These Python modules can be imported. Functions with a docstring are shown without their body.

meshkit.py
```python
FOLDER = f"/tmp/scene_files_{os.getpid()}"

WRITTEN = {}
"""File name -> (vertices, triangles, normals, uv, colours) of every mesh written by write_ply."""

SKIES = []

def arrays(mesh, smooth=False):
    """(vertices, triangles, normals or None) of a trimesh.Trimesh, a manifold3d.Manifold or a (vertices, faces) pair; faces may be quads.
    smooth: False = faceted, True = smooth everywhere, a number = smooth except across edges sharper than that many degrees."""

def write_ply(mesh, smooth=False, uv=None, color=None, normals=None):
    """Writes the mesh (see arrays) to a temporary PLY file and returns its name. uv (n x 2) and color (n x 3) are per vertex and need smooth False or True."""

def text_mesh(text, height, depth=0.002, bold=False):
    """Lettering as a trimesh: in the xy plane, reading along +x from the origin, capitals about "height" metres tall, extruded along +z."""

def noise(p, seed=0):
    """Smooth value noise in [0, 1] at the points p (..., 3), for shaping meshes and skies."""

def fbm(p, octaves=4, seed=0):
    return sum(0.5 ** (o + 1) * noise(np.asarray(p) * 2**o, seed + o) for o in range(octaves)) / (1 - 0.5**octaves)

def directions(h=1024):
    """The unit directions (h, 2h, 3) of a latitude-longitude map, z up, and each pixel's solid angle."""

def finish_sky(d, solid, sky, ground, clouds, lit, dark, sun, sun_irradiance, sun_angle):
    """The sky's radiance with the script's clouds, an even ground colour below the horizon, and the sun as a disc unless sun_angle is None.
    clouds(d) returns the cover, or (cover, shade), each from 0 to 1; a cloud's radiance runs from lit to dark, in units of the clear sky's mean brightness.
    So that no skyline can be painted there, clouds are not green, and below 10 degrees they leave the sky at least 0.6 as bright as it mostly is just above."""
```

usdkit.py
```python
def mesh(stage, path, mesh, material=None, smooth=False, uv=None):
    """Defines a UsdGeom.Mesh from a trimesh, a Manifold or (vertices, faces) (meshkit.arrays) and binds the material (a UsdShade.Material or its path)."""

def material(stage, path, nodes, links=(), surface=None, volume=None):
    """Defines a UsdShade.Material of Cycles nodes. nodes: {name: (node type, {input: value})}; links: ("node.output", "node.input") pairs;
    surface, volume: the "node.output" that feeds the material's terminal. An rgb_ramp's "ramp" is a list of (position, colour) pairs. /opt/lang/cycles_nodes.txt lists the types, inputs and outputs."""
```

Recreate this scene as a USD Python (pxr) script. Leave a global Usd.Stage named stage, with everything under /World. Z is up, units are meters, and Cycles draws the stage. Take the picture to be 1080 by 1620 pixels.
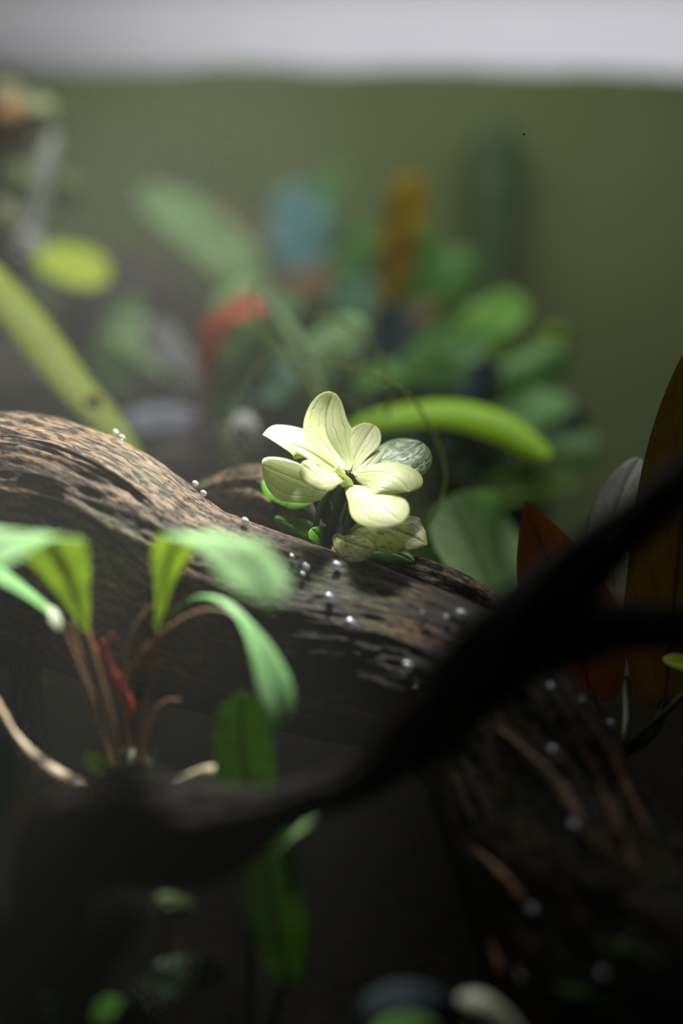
import math, random
import numpy as np
import trimesh
import usdkit, meshkit
from pxr import Usd, UsdGeom, UsdLux, UsdShade, Gf, Sdf, Vt
from scipy.interpolate import CubicSpline, PchipInterpolator

random.seed(7)
stage = Usd.Stage.CreateInMemory()
UsdGeom.SetStageUpAxis(stage, UsdGeom.Tokens.z)
UsdGeom.SetStageMetersPerUnit(stage, 1.0)
UsdGeom.Xform.Define(stage, '/World')
UsdGeom.Scope.Define(stage, '/World/Looks')

# ------------------------------------------------------------------ camera
CAM = np.array([0.0, -0.60, 0.28])
PITCH = math.radians(6.0)
RT = np.array([1.0, 0, 0])
FW = np.array([0, math.cos(PITCH), -math.sin(PITCH)])
UP = np.array([0, math.sin(PITCH), math.cos(PITCH)])
FPX = 3000.0                       # focal length in pixels of a 1080 x 1620 frame
cam = UsdGeom.Camera.Define(stage, '/World/camera')
cam.CreateHorizontalApertureAttr(24.0)
cam.CreateVerticalApertureAttr(36.0)
cam.CreateFocalLengthAttr(24.0 * FPX / 1080.0)
cam.CreateFStopAttr(2.05)
cam.CreateFocusDistanceAttr(0.600)
cam.CreateClippingRangeAttr(Gf.Vec2f(0.02, 100))
cam.CreateExposureAttr(0.0)
cam.AddTransformOp().Set(Gf.Matrix4d(*RT, 0, *UP, 0, *(-FW), 0, *CAM, 1))

# ------------------------------------------------------------------ light
WATER_Z = 0.405
def rect_light(name, pos, rx, w, h, power, color=(1, 1, 1), spread=None):
    l = UsdLux.RectLight.Define(stage, '/World/' + name)
    l.CreateWidthAttr(w); l.CreateHeightAttr(h)
    l.CreateIntensityAttr(power); l.CreateColorAttr(Gf.Vec3f(*color))
    l.CreateNormalizeAttr(False)
    x = UsdGeom.Xformable(l)
    x.AddTranslateOp().Set(Gf.Vec3d(*pos))
    x.AddRotateXYZOp().Set(Gf.Vec3f(*rx))
    return l
# the wide aquarium lamp over the water, the clip-on spot lamp aimed at the white plant, an added unseen light that whitens the wall behind the tank
rect_light('aquarium_light', (0.0, 0.20, 0.52), (0, 0, 0), 0.44, 0.10, 8.5, (1.0, 0.98, 0.93))
rect_light('added_wall_light', (0.16, 0.60, 0.36), (118, 0, 0), 0.62, 0.04, 8.0, (0.95, 0.95, 1.0))
def spot_light(name, pos, aim, radius, power, angle, soft, color):
    l = UsdLux.SphereLight.Define(stage, '/World/' + name)
    l.CreateRadiusAttr(radius); l.CreateIntensityAttr(power); l.CreateColorAttr(Gf.Vec3f(*color)); l.CreateNormalizeAttr(False)
    sh = UsdLux.ShapingAPI.Apply(l.GetPrim())
    sh.CreateShapingConeAngleAttr(angle); sh.CreateShapingConeSoftnessAttr(soft)
    z = np.array(pos, float) - np.array(aim, float); z /= np.linalg.norm(z)
    x = np.cross([0, 1, 0], z); x /= np.linalg.norm(x); y = np.cross(z, x)
    UsdGeom.Xformable(l).AddTransformOp().Set(Gf.Matrix4d(*x, 0, *y, 0, *z, 0, *map(float, pos), 1))
spot_light('spot_light', (0.010, 0.038, 0.468), (-0.055, -0.028, 0.288), 0.018, 1080.0, 25.0, 0.6, (1.0, 0.98, 0.92))
dome = UsdLux.DomeLight.Define(stage, '/World/room_ambience')
dome.CreateIntensityAttr(0.003); dome.CreateColorAttr(Gf.Vec3f(0.9, 0.95, 1.0))

# ------------------------------------------------------------------ helpers
def depth(d):                      # nearer things crowd a little closer to the plane of focus
    return d if d >= 0.6 else 0.6 - 0.78 * (0.6 - d)
def P(px, py, d):
    d = depth(d)
    return CAM + FW * d + RT * ((px - 540) / FPX * d) + UP * ((810 - py) / FPX * d)
def W(r, u, c):                    # direction: right, up, towards the viewer
    return RT * r + UP * u - FW * c
COUNT = {}
def numbered(path):
    n = COUNT.get(path, 0); COUNT[path] = n + 1
    return path if n == 0 else '%s_%03d' % (path, n)
def tag(prim, label=None, cat=None, group=None, kind=None):
    for k, v in (('label', label), ('category', cat), ('group', group), ('kind', kind)):
        if v: prim.SetCustomDataByKey(k, v)
def thing(name, base, label, cat, group=None, kind=None):
    x = UsdGeom.Xform.Define(stage, numbered('/World/' + name))
    x.AddTranslateOp().Set(Gf.Vec3d(*map(float, base)))
    tag(x.GetPrim(), label, cat, group, kind)
    x.base = np.asarray(base, float)
    BASES[str(x.GetPath())] = x.base
    return x
BASES = {}
def put(name, geo, mat, parent=None, smooth=True, label=None, cat=None, group=None, kind=None):
    """One mesh. geo: (vertices, faces[, uv]) in world coordinates."""
    v, f = np.asarray(geo[0], float), np.asarray(geo[1], int)
    uv = geo[2] if len(geo) > 2 else None
    root = '/World' if parent is None else str(parent.GetPath())
    base = BASES.get(root, np.zeros(3))
    path = numbered(root + '/' + name)
    if parent is None:
        base = v.mean(0)
    m = usdkit.mesh(stage, path, (v - base, f), MAT[mat], smooth=smooth, uv=uv)
    if parent is None:
        UsdGeom.Xformable(m).AddTranslateOp().Set(Gf.Vec3d(*map(float, base)))
    BASES[path] = base
    tag(m.GetPrim(), label, cat, group, kind)
    return m
def merge(parts):
    vs, fs, us, n = [], [], [], 0
    for g in parts:
        vs.append(g[0]); fs.append(np.asarray(g[1]) + n); n += len(g[0])
        us.append(g[2] if len(g) > 2 else np.zeros((len(g[0]), 2)))
    return np.vstack(vs), np.vstack(fs), np.vstack(us)
def unit(a):
    a = np.asarray(a, float)
    return a / np.maximum(np.linalg.norm(a, axis=-1, keepdims=True), 1e-12)
def spline(pts, ts):
    pts = np.asarray(pts, float)
    c = np.r_[0, np.cumsum(np.linalg.norm(np.diff(pts, axis=0), axis=1))]
    c /= c[-1]
    if len(pts) == 2:
        return pts[0] + np.outer(ts, pts[1] - pts[0]), c
    return CubicSpline(c, pts)(ts), c
def grid_faces(nu, nv, closed=False):
    i, j = np.meshgrid(np.arange(nu - 1), np.arange(nv if closed else nv - 1), indexing='ij')
    j2 = (j + 1) % nv if closed else j + 1
    return np.stack([i * nv + j, i * nv + j2, (i + 1) * nv + j2, (i + 1) * nv + j], -1).reshape(-1, 4)
def quads(q):
    return np.vstack([q[:, [0, 1, 2]], q[:, [0, 2, 3]]])

def leaf(pts, hw, n, cup=0.0, wave=0.0, wfreq=5.0, thick=0.0005, nu=30, nv=13, pointed=False, seed=0, world=False, fold=0.0):
    """A blade: pts [(px, py, depth)] along its midrib, hw half widths (as they appear, in pixels),
    n one or several directions (right, up, to the viewer) that its upper face looks to."""
    w3 = np.array([P(*p) for p in pts])
    t = np.linspace(0, 1, nu) ** 1.0
    t = 0.5 - 0.5 * np.cos(np.pi * t) * (1.0)
    S, c = spline(w3, t)
    T = unit(np.gradient(S, axis=0))
    n = np.atleast_2d(np.asarray(n, float))
    N = np.array([W(*a) for a in n])
    if len(N) == 1: N = np.repeat(N, nu, 0)
    else:
        tt = c if len(N) == len(c) else np.linspace(0, 1, len(N))
        N = np.stack([PchipInterpolator(tt, N[:, k])(t) for k in range(3)], 1)
    N = unit(N - T * (N * T).sum(1, keepdims=True))
    B = np.cross(T, N)
    hw = np.asarray(hw, float)
    w = PchipInterpolator(c, hw if pointed else hw ** 2)(t)
    w = np.maximum(w, 0.0 if pointed else 0.0)
    if not pointed: w = np.sqrt(w)
    d = (S - CAM) @ FW
    # apparent to real width
    view = unit(S - CAM)
    Bi = B - view * (B * view).sum(1, keepdims=True)
    Ti = unit(T - view * (T * view).sum(1, keepdims=True) + 1e-9)
    app = np.linalg.norm(Bi - Ti * (Bi * Ti).sum(1, keepdims=True), axis=1)
    wr = w * d / FPX / np.maximum(np.median(app), 0.3)
    v = np.linspace(-1, 1, nv)
    rng = np.random.RandomState(seed)
    ph = rng.rand(4) * 6.28
    off = (cup * v[None, :] ** 2 * wr[:, None]
           + fold * np.abs(v)[None, :] * wr[:, None]
           + wave * wr[:, None] * (np.abs(v)[None, :] ** 1.5) * np.sin(wfreq * 6.28 * t[:, None] + ph[0] + 1.7 * np.sign(v)[None, :]))
    mid = S[:, None, :] + B[:, None, :] * (v[None, :, None] * wr[:, None, None]) + N[:, None, :] * off[:, :, None]
    th = thick * (np.sqrt(np.clip(1 - v ** 2, 0, 1)) + 0.15)[None, :, None] * (0.25 + np.minimum(1, wr / max(wr.max(), 1e-9)))[:, None, None]
    # a slim midrib on the underside
    rib = (np.exp(-(v / 0.10) ** 2)[None, :, None]) * np.minimum(thick * 1.3, wr * 0.3)[:, None, None]
    top = mid + N[:, None, :] * th * 0.5 - N[:, None, :] * rib * 0.4
    bot = mid - N[:, None, :] * th * 0.5 - N[:, None, :] * rib
    uu, vv = np.meshgrid(t, (v + 1) / 2, indexing='ij')
    q = grid_faces(nu, nv)
    a = (top.reshape(-1, 3), quads(q), np.stack([uu, vv], -1).reshape(-1, 2))
    b = (bot.reshape(-1, 3), quads(q[:, ::-1]), np.stack([uu, vv + 2], -1).reshape(-1, 2))
    # rim
    k = nu * nv
    e = [(i * nv, (i + 1) * nv) for i in range(nu - 1)]
    g = merge([a, b])
    rim = [[x, y, y + k, x + k] for x, y in e] + [[y + nv - 1, x + nv - 1, x + nv - 1 + k, y + nv - 1 + k] for x, y in e]
    return g[0], np.vstack([g[1], quads(np.array(rim))]), g[2]

def tube(pts, rad, nu=24, ns=10, world=False, disp=None, flat=1.0, caps=True):
    """pts [(px, py, depth)] (or world points), rad in pixels at that depth (or metres)."""
    w3 = np.asarray(pts, float) if world else np.array([P(*p) for p in pts])
    rr = np.asarray(rad, float) if world else np.asarray(rad, float) * np.array([depth(p[2]) for p in pts]) / FPX
    t = np.linspace(0, 1, nu)
    S, c = spline(w3, t)
    r = np.maximum(PchipInterpolator(c, rr)(t), 1e-5) if len(c) > 1 else rr
    T = unit(np.gradient(S, axis=0))
    a = np.cross(T[0], [0, 0, 1.0]) if abs(T[0][2]) < 0.9 else np.cross(T[0], [1.0, 0, 0])
    A = np.zeros_like(S); A[0] = unit(a)
    for i in range(1, nu):
        A[i] = unit(A[i - 1] - T[i] * (A[i - 1] @ T[i]))
    Bn = np.cross(T, A)
    ang = np.arange(ns) * 2 * np.pi / ns
    L = np.r_[0, np.cumsum(np.linalg.norm(np.diff(S, axis=0), axis=1))]
    R = np.repeat(r[:, None], ns, 1)
    if disp is not None:
        R = R + disp(L[:, None], ang[None, :], r[:, None])
    v = S[:, None] + R[..., None] * (np.cos(ang)[None, :, None] * A[:, None] + flat * np.sin(ang)[None, :, None] * Bn[:, None])
    uv = np.stack([np.repeat(L[:, None], ns, 1), ang[None, :] * np.mean(r) + 0 * L[:, None]], -1)
    f = quads(grid_faces(nu, ns, True)[:, ::-1])
    V, UVs = v.reshape(-1, 3), uv.reshape(-1, 2)
    if caps:
        n = len(V)
        V = np.vstack([V, S[:1] - T[:1] * r[0] * 0.6, S[-1:] + T[-1:] * r[-1] * 0.6])
        UVs = np.vstack([UVs, UVs[:1], UVs[-1:]])
        j = np.arange(ns); j2 = (j + 1) % ns
        f = np.vstack([f, np.stack([np.full(ns, n), j, j2], 1)[:, [0, 1, 2]], np.stack([np.full(ns, n + 1), (nu - 1) * ns + j2, (nu - 1) * ns + j], 1)])
    m = trimesh.Trimesh(V, f, process=False)
    if m.volume < 0: f = f[:, ::-1]
    return V, f, UVs

def blob(c, rad, seed=0, sub=4, amp=0.25, freq=1.5, octaves=4):
    m = trimesh.creation.icosphere(sub)
    n = meshkit.fbm(m.vertices * freq + seed * 7.3, octaves, seed)
    v = m.vertices * (1 + amp * 2 * (n[:, None] - 0.5)) * np.asarray(rad)
    return v + np.asarray(c), np.array(m.faces)

# ------------------------------------------------------------------ materials
MAT = {}
class G:
    def __init__(s): s.n, s.l, s.k = {}, [], 0
    def add(s, kind, **inp):
        s.k += 1; name = 'n%d' % s.k
        vals = {}
        for k, v in inp.items():
            if isinstance(v, tuple) and len(v) == 2 and isinstance(v[0], str) and v[0] in s.n:
                s.l.append(('%s.%s' % v, '%s.%s' % (name, k)))
            else: vals[k] = v
        s.n[name] = (kind, vals)
        return name
    def math(s, op, a, b=0.5, clamp=False):
        return (s.add('math', math_type=op, value1=a, value2=b, use_clamp=clamp), 'value')
    def rng(s, v, a, b, c=0.0, d=1.0):
        return (s.add('map_range', value=v, from_min=a, from_max=b, to_min=c, to_max=d, clamp=True), 'result')
    def mix(s, f, a, b, kind='mix'):
        return (s.add('mix', mix_type=kind, fac=f, color1=a, color2=b), 'color')
    def noise(s, vec, scale, detail=3.0, rough=0.5, out='fac', distortion=0.0):
        return (s.add('noise_texture', vector=vec, scale=scale, detail=detail, roughness=rough, distortion=distortion), out)
    def pos(s): return (s.add('geometry'), 'position')
    def uv(s): return (s.add('texture_coordinate'), 'UV')
    def scaled(s, vec, sc): return (s.add('mapping', mapping_type='point', vector=vec, scale=sc), 'vector')
    def done(s, name, surf=None, vol=None):
        MAT[name] = usdkit.material(stage, '/World/Looks/' + name, s.n, s.l, '.'.join(surf) if surf else None, '.'.join(vol) if vol else None)

def leaf_mat(name, c1, c2, under=None, vein=None, mid=None, edge=None, trans=None, tw=0.35, rough=0.4, nscale=120, veins=9.0, vmix=0.35, spec=0.4, blotch=None, blotch_th=(0.55, 0.65), emb=0.4, midw=0.10, midmix=0.8, along=False):
    g = G()
    uv = g.uv(); xyz = g.add('separate_xyz', vector=uv)
    v, u = (xyz, 'y'), (xyz, 'x')
    side = g.math('greater_than', v, 1.5)
    v = g.math('subtract', v, g.math('multiply', side, 2.0))
    dv = g.math('multiply', g.math('absolute', g.math('subtract', v, 0.5)), 2.0)
    p = g.pos()
    nz = g.noise(p, nscale, 3)
    col = g.mix(g.rng(nz, 0.35, 0.65), c1, c2)
    if blotch is not None:
        st = g.scaled(uv, (5.0, 9.0, 1.0))
        bn = g.noise(st, 1.3, 4, 0.6, distortion=0.6)
        col = g.mix(g.rng(bn, *blotch_th), col, blotch)
    wob = g.math('multiply', g.noise(p, 300, 2), 0.8)
    ph = g.math('add', g.math('multiply', dv, 2.6), wob) if along else g.math('add', g.math('subtract', g.math('multiply', u, veins), g.math('multiply', dv, 2.0)), wob)
    vn = g.rng(g.math('sine', g.math('multiply', ph, 6.2832)), 0.80, 1.0)
    midm = g.rng(dv, 0.0, midw, 1.0, 0.0)
    vein = vein or tuple(0.6 * x for x in c1)
    mid = mid or vein
    col = g.mix(g.math('multiply', vn, vmix), col, vein)
    if under is not None:
        uc = g.mix(g.rng(nz, 0.35, 0.65), under, tuple(x * 1.3 for x in under))
        col = g.mix(side, col, uc)
    col = g.mix(g.math('multiply', midm, midmix), col, mid)
    if edge is not None:
        col = g.mix(g.rng(dv, 0.86, 1.0), col, edge)
    h = g.math('add', g.math('multiply', g.math('maximum', vn, midm), -0.5), g.math('multiply', nz, 0.6))
    b = g.add('bump', height=h, strength=emb, distance=0.0006)
    pr = g.add('principled_bsdf', base_color=col, roughness=rough, specular_ior_level=spec, normal=(b, 'normal'))
    tcol = g.mix(1.0, col, trans or (1, 1, 1), 'multiply') if trans else col
    tr = g.add('translucent_bsdf', color=tcol)
    s = g.add('mix_closure', fac=tw, closure1=(pr, 'BSDF'), closure2=(tr, 'BSDF'))
    g.done(name, (s, 'closure'))

def simple(name, c1, c2=None, rough=0.6, scale=80, bump=0.3, bscale=300, spec=0.3, dist=0.001, tw=0.0):
    g = G(); p = g.pos()
    col = g.mix(g.rng(g.noise(p, scale, 4), 0.35, 0.65), c1, c2 or tuple(x * 0.6 for x in c1))
    b = g.add('bump', height=g.noise(p, bscale, 4), strength=bump, distance=dist)
    pr = g.add('principled_bsdf', base_color=col, roughness=rough, specular_ior_level=spec, normal=(b, 'normal'))
    if tw:
        tr = g.add('translucent_bsdf', color=col)
        s = g.add('mix_closure', fac=tw, closure1=(pr, 'BSDF'), closure2=(tr, 'BSDF'))
        g.done(name, (s, 'closure'))
    else: g.done(name, (pr, 'BSDF'))

LOGP = [(-560, 1700, .73), (-470, 1250, .71), (-230, 930, .67), (0, 850, .635), (150, 876, .615), (300, 955, .605), (470, 1010, .60),
        (650, 1062, .585), (780, 1150, .565), (850, 1290, .545), (930, 1450, .525), (1060, 1640, .50), (1230, 1850, .485)]
LOGR = [150, 190, 200, 205, 188, 165, 148, 140, 150, 165, 200, 235, 240]
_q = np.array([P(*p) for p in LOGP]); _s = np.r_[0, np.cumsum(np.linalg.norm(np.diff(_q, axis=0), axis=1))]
SHADE_SPAN = (float(_s[5]) - .002, float(_s[6]) + .004)
# driftwood: long fibres along the grain, dark pits, tan ridges, thin patches of algae
def wood_mat(name, dark, mid, tan, algae=0.5, rough=0.6, spec=0.18, relief=0.0016, shade_span=None):
    g = G(); uv = g.uv(); p = g.pos()
    fib = g.noise(g.scaled(uv, (60, 360, 1)), 1.0, 6, 0.66, distortion=0.4)
    big = g.noise(g.scaled(uv, (26, 90, 1)), 1.0, 4, 0.6, distortion=0.7)
    pit = g.noise(g.scaled(uv, (230, 420, 1)), 1.0, 4, 0.65)
    area = g.noise(p, 17, 3, 0.55)
    col = g.mix(g.rng(fib, 0.34, 0.60), dark, mid)
    tn = g.math('multiply', g.rng(big, 0.34, 0.66), g.rng(fib, 0.36, 0.64))
    col = g.mix(tn, col, tan)
    col = g.mix(g.math('multiply', g.rng(area, 0.52, 0.62), g.math('multiply', tn, 0.7)), col, tuple(x * y for x, y in zip(tan, (1.0, 0.72, 0.52))))
    if shade_span:                        # past this span shade is put into the wood colour, with rusty ridges and green film
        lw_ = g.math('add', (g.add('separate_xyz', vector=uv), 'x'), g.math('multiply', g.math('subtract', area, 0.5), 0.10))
        st_ = g.rng(lw_, *shade_span)
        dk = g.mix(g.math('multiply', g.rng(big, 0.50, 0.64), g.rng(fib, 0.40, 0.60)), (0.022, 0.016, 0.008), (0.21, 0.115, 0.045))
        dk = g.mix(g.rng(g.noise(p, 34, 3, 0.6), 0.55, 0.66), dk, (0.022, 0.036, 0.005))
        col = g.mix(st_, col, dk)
    pits = g.rng(pit, 0.44, 0.53, 1.0, 0.0)
    col = g.mix(g.math('multiply', pits, 0.9), col, tuple(0.4 * x for x in dark))
    al = g.rng(g.noise(p, 26, 4, 0.6), 0.55, 0.66)
    col = g.mix(g.math('multiply', g.math('multiply', al, g.rng(pit, 0.4, 0.6)), algae), col, (0.040, 0.075, 0.006))
    h = g.math('add', g.math('multiply', fib, 0.6), g.math('add', g.math('multiply', pit, 0.8), g.math('multiply', big, 0.25)))
    b = g.add('bump', height=h, strength=0.9, distance=relief)
    pr = g.add('principled_bsdf', base_color=col, roughness=rough, specular_ior_level=spec, normal=(b, 'normal'))
    g.done(name, (pr, 'BSDF'))
wood_mat('driftwood', (0.010, 0.006, 0.0035), (0.085, 0.060, 0.037), (0.31, 0.22, 0.13), shade_span=SHADE_SPAN)
wood_mat('dark_wood', (0.006, 0.005, 0.004), (0.014, 0.010, 0.007), (0.022, 0.014, 0.008), algae=0.15, spec=0.08, rough=0.7)
wood_mat('back_wood', (0.03, 0.024, 0.02), (0.08, 0.065, 0.055), (0.16, 0.12, 0.09), algae=0.4)

leaf_mat('white_leaf', (0.76, 0.84, 0.43), (0.86, 0.90, 0.58), vein=(0.42, 0.52, 0.16), mid=(0.34, 0.46, 0.14), under=(0.68, 0.72, 0.40), tw=0.42, rough=0.42, vmix=0.30, blotch=(0.58, 0.70, 0.30), blotch_th=(0.60, 0.74), midmix=0.75, midw=0.06, along=True)
leaf_mat('green_white_leaf', (0.70, 0.74, 0.44), (0.82, 0.84, 0.58), vein=(0.40, 0.52, 0.18), under=(0.55, 0.62, 0.28), tw=0.35, rough=0.4, blotch=(0.30, 0.46, 0.12), blotch_th=(0.60, 0.72), along=True, midw=0.06)
leaf_mat('marbled_leaf', (0.08, 0.26, 0.05), (0.14, 0.36, 0.08), vein=(0.03, 0.10, 0.03), under=(0.10, 0.20, 0.06), edge=(0.35, 0.48, 0.22), tw=0.35, rough=0.3, blotch=(0.70, 0.78, 0.55), blotch_th=(0.47, 0.55), spec=0.5, along=True, midw=0.06)
leaf_mat('olive_white_leaf', (0.58, 0.60, 0.28), (0.76, 0.76, 0.46), vein=(0.18, 0.26, 0.05), under=(0.34, 0.40, 0.14), tw=0.3, rough=0.35, blotch=(0.20, 0.22, 0.07), blotch_th=(0.52, 0.64), veins=5)
leaf_mat('fresh_leaf', (0.09, 0.30, 0.010), (0.15, 0.42, 0.014), tw=0.45, rough=0.35)
leaf_mat('crypt_leaf', (0.40, 0.76, 0.32), (0.50, 0.84, 0.40), under=(0.56, 0.50, 0.075), mid=(0.022, 0.016, 0.008), vein=(0.20, 0.42, 0.15), tw=0.42, rough=0.6, spec=0.12, veins=8, vmix=0.25, midw=0.24, midmix=1.0)
leaf_mat('crypt_narrow', (0.24, 0.52, 0.18), (0.30, 0.60, 0.24), under=(0.12, 0.24, 0.05), tw=0.3, rough=0.5, spec=0.3)
leaf_mat('deep_green', (0.17, 0.34, 0.012), (0.24, 0.45, 0.018), mid=(0.01, 0.04, 0.006), tw=0.35, rough=0.4, veins=8, vmix=0.45, midw=0.14)
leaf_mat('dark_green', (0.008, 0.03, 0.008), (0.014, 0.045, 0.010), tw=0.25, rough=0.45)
leaf_mat('strap_leaf', (0.46, 0.60, 0.018), (0.52, 0.66, 0.03), vein=(0.26, 0.38, 0.02), mid=(0.30, 0.42, 0.03), tw=0.4, rough=0.45, vmix=0.15)
leaf_mat('lime_leaf', (0.46, 0.84, 0.006), (0.52, 0.88, 0.012), vein=(0.2, 0.4, 0.01), mid=(0.2, 0.42, 0.01), tw=0.45, rough=0.4, vmix=0.15)
leaf_mat('pale_green', (0.24, 0.44, 0.17), (0.32, 0.54, 0.22), tw=0.45, rough=0.5, mid=(0.08, 0.17, 0.06))
leaf_mat('bright_pale', (0.52, 0.78, 0.38), (0.60, 0.84, 0.46), tw=0.5, rough=0.5, mid=(0.2, 0.36, 0.14))
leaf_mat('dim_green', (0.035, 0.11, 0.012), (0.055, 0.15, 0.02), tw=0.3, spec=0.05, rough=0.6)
leaf_mat('mid_green', (0.07, 0.22, 0.04), (0.12, 0.30, 0.06), tw=0.35, rough=0.45)
leaf_mat('teal_green', (0.07, 0.22, 0.12), (0.10, 0.28, 0.15), tw=0.3, rough=0.45)
leaf_mat('blue_leaf', (0.10, 0.27, 0.27), (0.14, 0.34, 0.34), tw=0.3, rough=0.4)
leaf_mat('grey_leaf', (0.20, 0.22, 0.21), (0.32, 0.33, 0.33), tw=0.2, rough=0.5)
leaf_mat('slate_leaf', (0.035, 0.055, 0.065), (0.05, 0.075, 0.085), tw=0.15, rough=0.6, spec=0.1)
leaf_mat('red_leaf', (0.55, 0.095, 0.012), (0.46, 0.07, 0.012), vein=(0.45, 0.07, 0.01), tw=0.35, rough=0.45)
leaf_mat('amber_leaf', (0.38, 0.26, 0.010), (0.46, 0.34, 0.016), vein=(0.24, 0.15, 0.01), tw=0.45, rough=0.45)
leaf_mat('brown_leaf', (0.12, 0.075, 0.022), (0.17, 0.10, 0.03), tw=0.35, rough=0.5)
leaf_mat('bronze_leaf', (0.27, 0.195, 0.022), (0.35, 0.25, 0.028), mid=(0.11, 0.022, 0.010), edge=(0.26, 0.19, 0.09), tw=0.6, rough=0.4, veins=6, vmix=0.3, midw=0.07, spec=0.25)  # edge colour stands in for rim light on the blade
leaf_mat('maroon_leaf', (0.30, 0.145, 0.024), (0.38, 0.19, 0.034), mid=(0.10, 0.022, 0.008), edge=(0.36, 0.22, 0.10), tw=0.6, rough=0.35, veins=6, midw=0.06)  # pale edge paints the rim light into the leaf colour
leaf_mat('silver_leaf', (0.66, 0.67, 0.66), (0.78, 0.79, 0.78), edge=(0.24, 0.20, 0.05), tw=0.15, rough=0.25, spec=0.8)
leaf_mat('bleached_leaf', (0.55, 0.62, 0.42), (0.70, 0.74, 0.58), tw=0.3, rough=0.4)
simple('stem_brown', (0.34, 0.22, 0.12), (0.24, 0.15, 0.08), tw=0.15, rough=0.4)
simple('stem_green', (0.08, 0.15, 0.02), (0.05, 0.10, 0.015), tw=0.2, rough=0.4)
simple('stem_dark', (0.02, 0.035, 0.008), (0.012, 0.02, 0.006), rough=0.5)
simple('stem_red', (0.45, 0.07, 0.045), (0.30, 0.03, 0.03), tw=0.3, rough=0.35)
simple('stem_orange', (0.22, 0.09, 0.02), (0.14, 0.06, 0.02), tw=0.2)
simple('thread_algae', (0.44, 0.58, 0.12), (0.36, 0.50, 0.10), tw=0.55)
simple('rim_cream', (0.62, 0.50, 0.33), (0.74, 0.64, 0.46), rough=0.6, bscale=500)
simple('soil', (0.006, 0.005, 0.003), (0.011, 0.009, 0.006), rough=0.9, scale=200, bump=0.8, bscale=400, dist=0.003, spec=0.05)
simple('stone_dark', (0.035, 0.032, 0.027), (0.06, 0.052, 0.04), rough=0.7, scale=60, bump=0.6, bscale=180, dist=0.004)
simple('stone_blue', (0.16, 0.18, 0.24), (0.24, 0.26, 0.33), rough=0.6, scale=50, bump=0.5, bscale=160)
simple('stone_mauve', (0.18, 0.17, 0.19), (0.26, 0.24, 0.26), rough=0.6, scale=50)
simple('moss', (0.10, 0.16, 0.05), (0.16, 0.22, 0.08), rough=0.8, scale=260, bump=0.9, bscale=700, tw=0.2)
simple('moss_pale', (0.30, 0.34, 0.20), (0.22, 0.26, 0.13), rough=0.8, scale=200, bump=0.8, bscale=600)
simple('moss_orange', (0.36, 0.16, 0.06), (0.30, 0.22, 0.10), rough=0.8, scale=150, bump=0.8)
simple('pale_branch', (0.38, 0.40, 0.38), (0.28, 0.30, 0.27), rough=0.6, scale=90, bump=0.6)
simple('pale_rock', (0.66, 0.68, 0.66), (0.56, 0.58, 0.56), rough=0.6, scale=90)
simple('pipe_green', (0.045, 0.085, 0.035), (0.055, 0.095, 0.04), rough=0.6)
simple('fleck', (0.45, 0.42, 0.12), rough=0.6)
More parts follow.
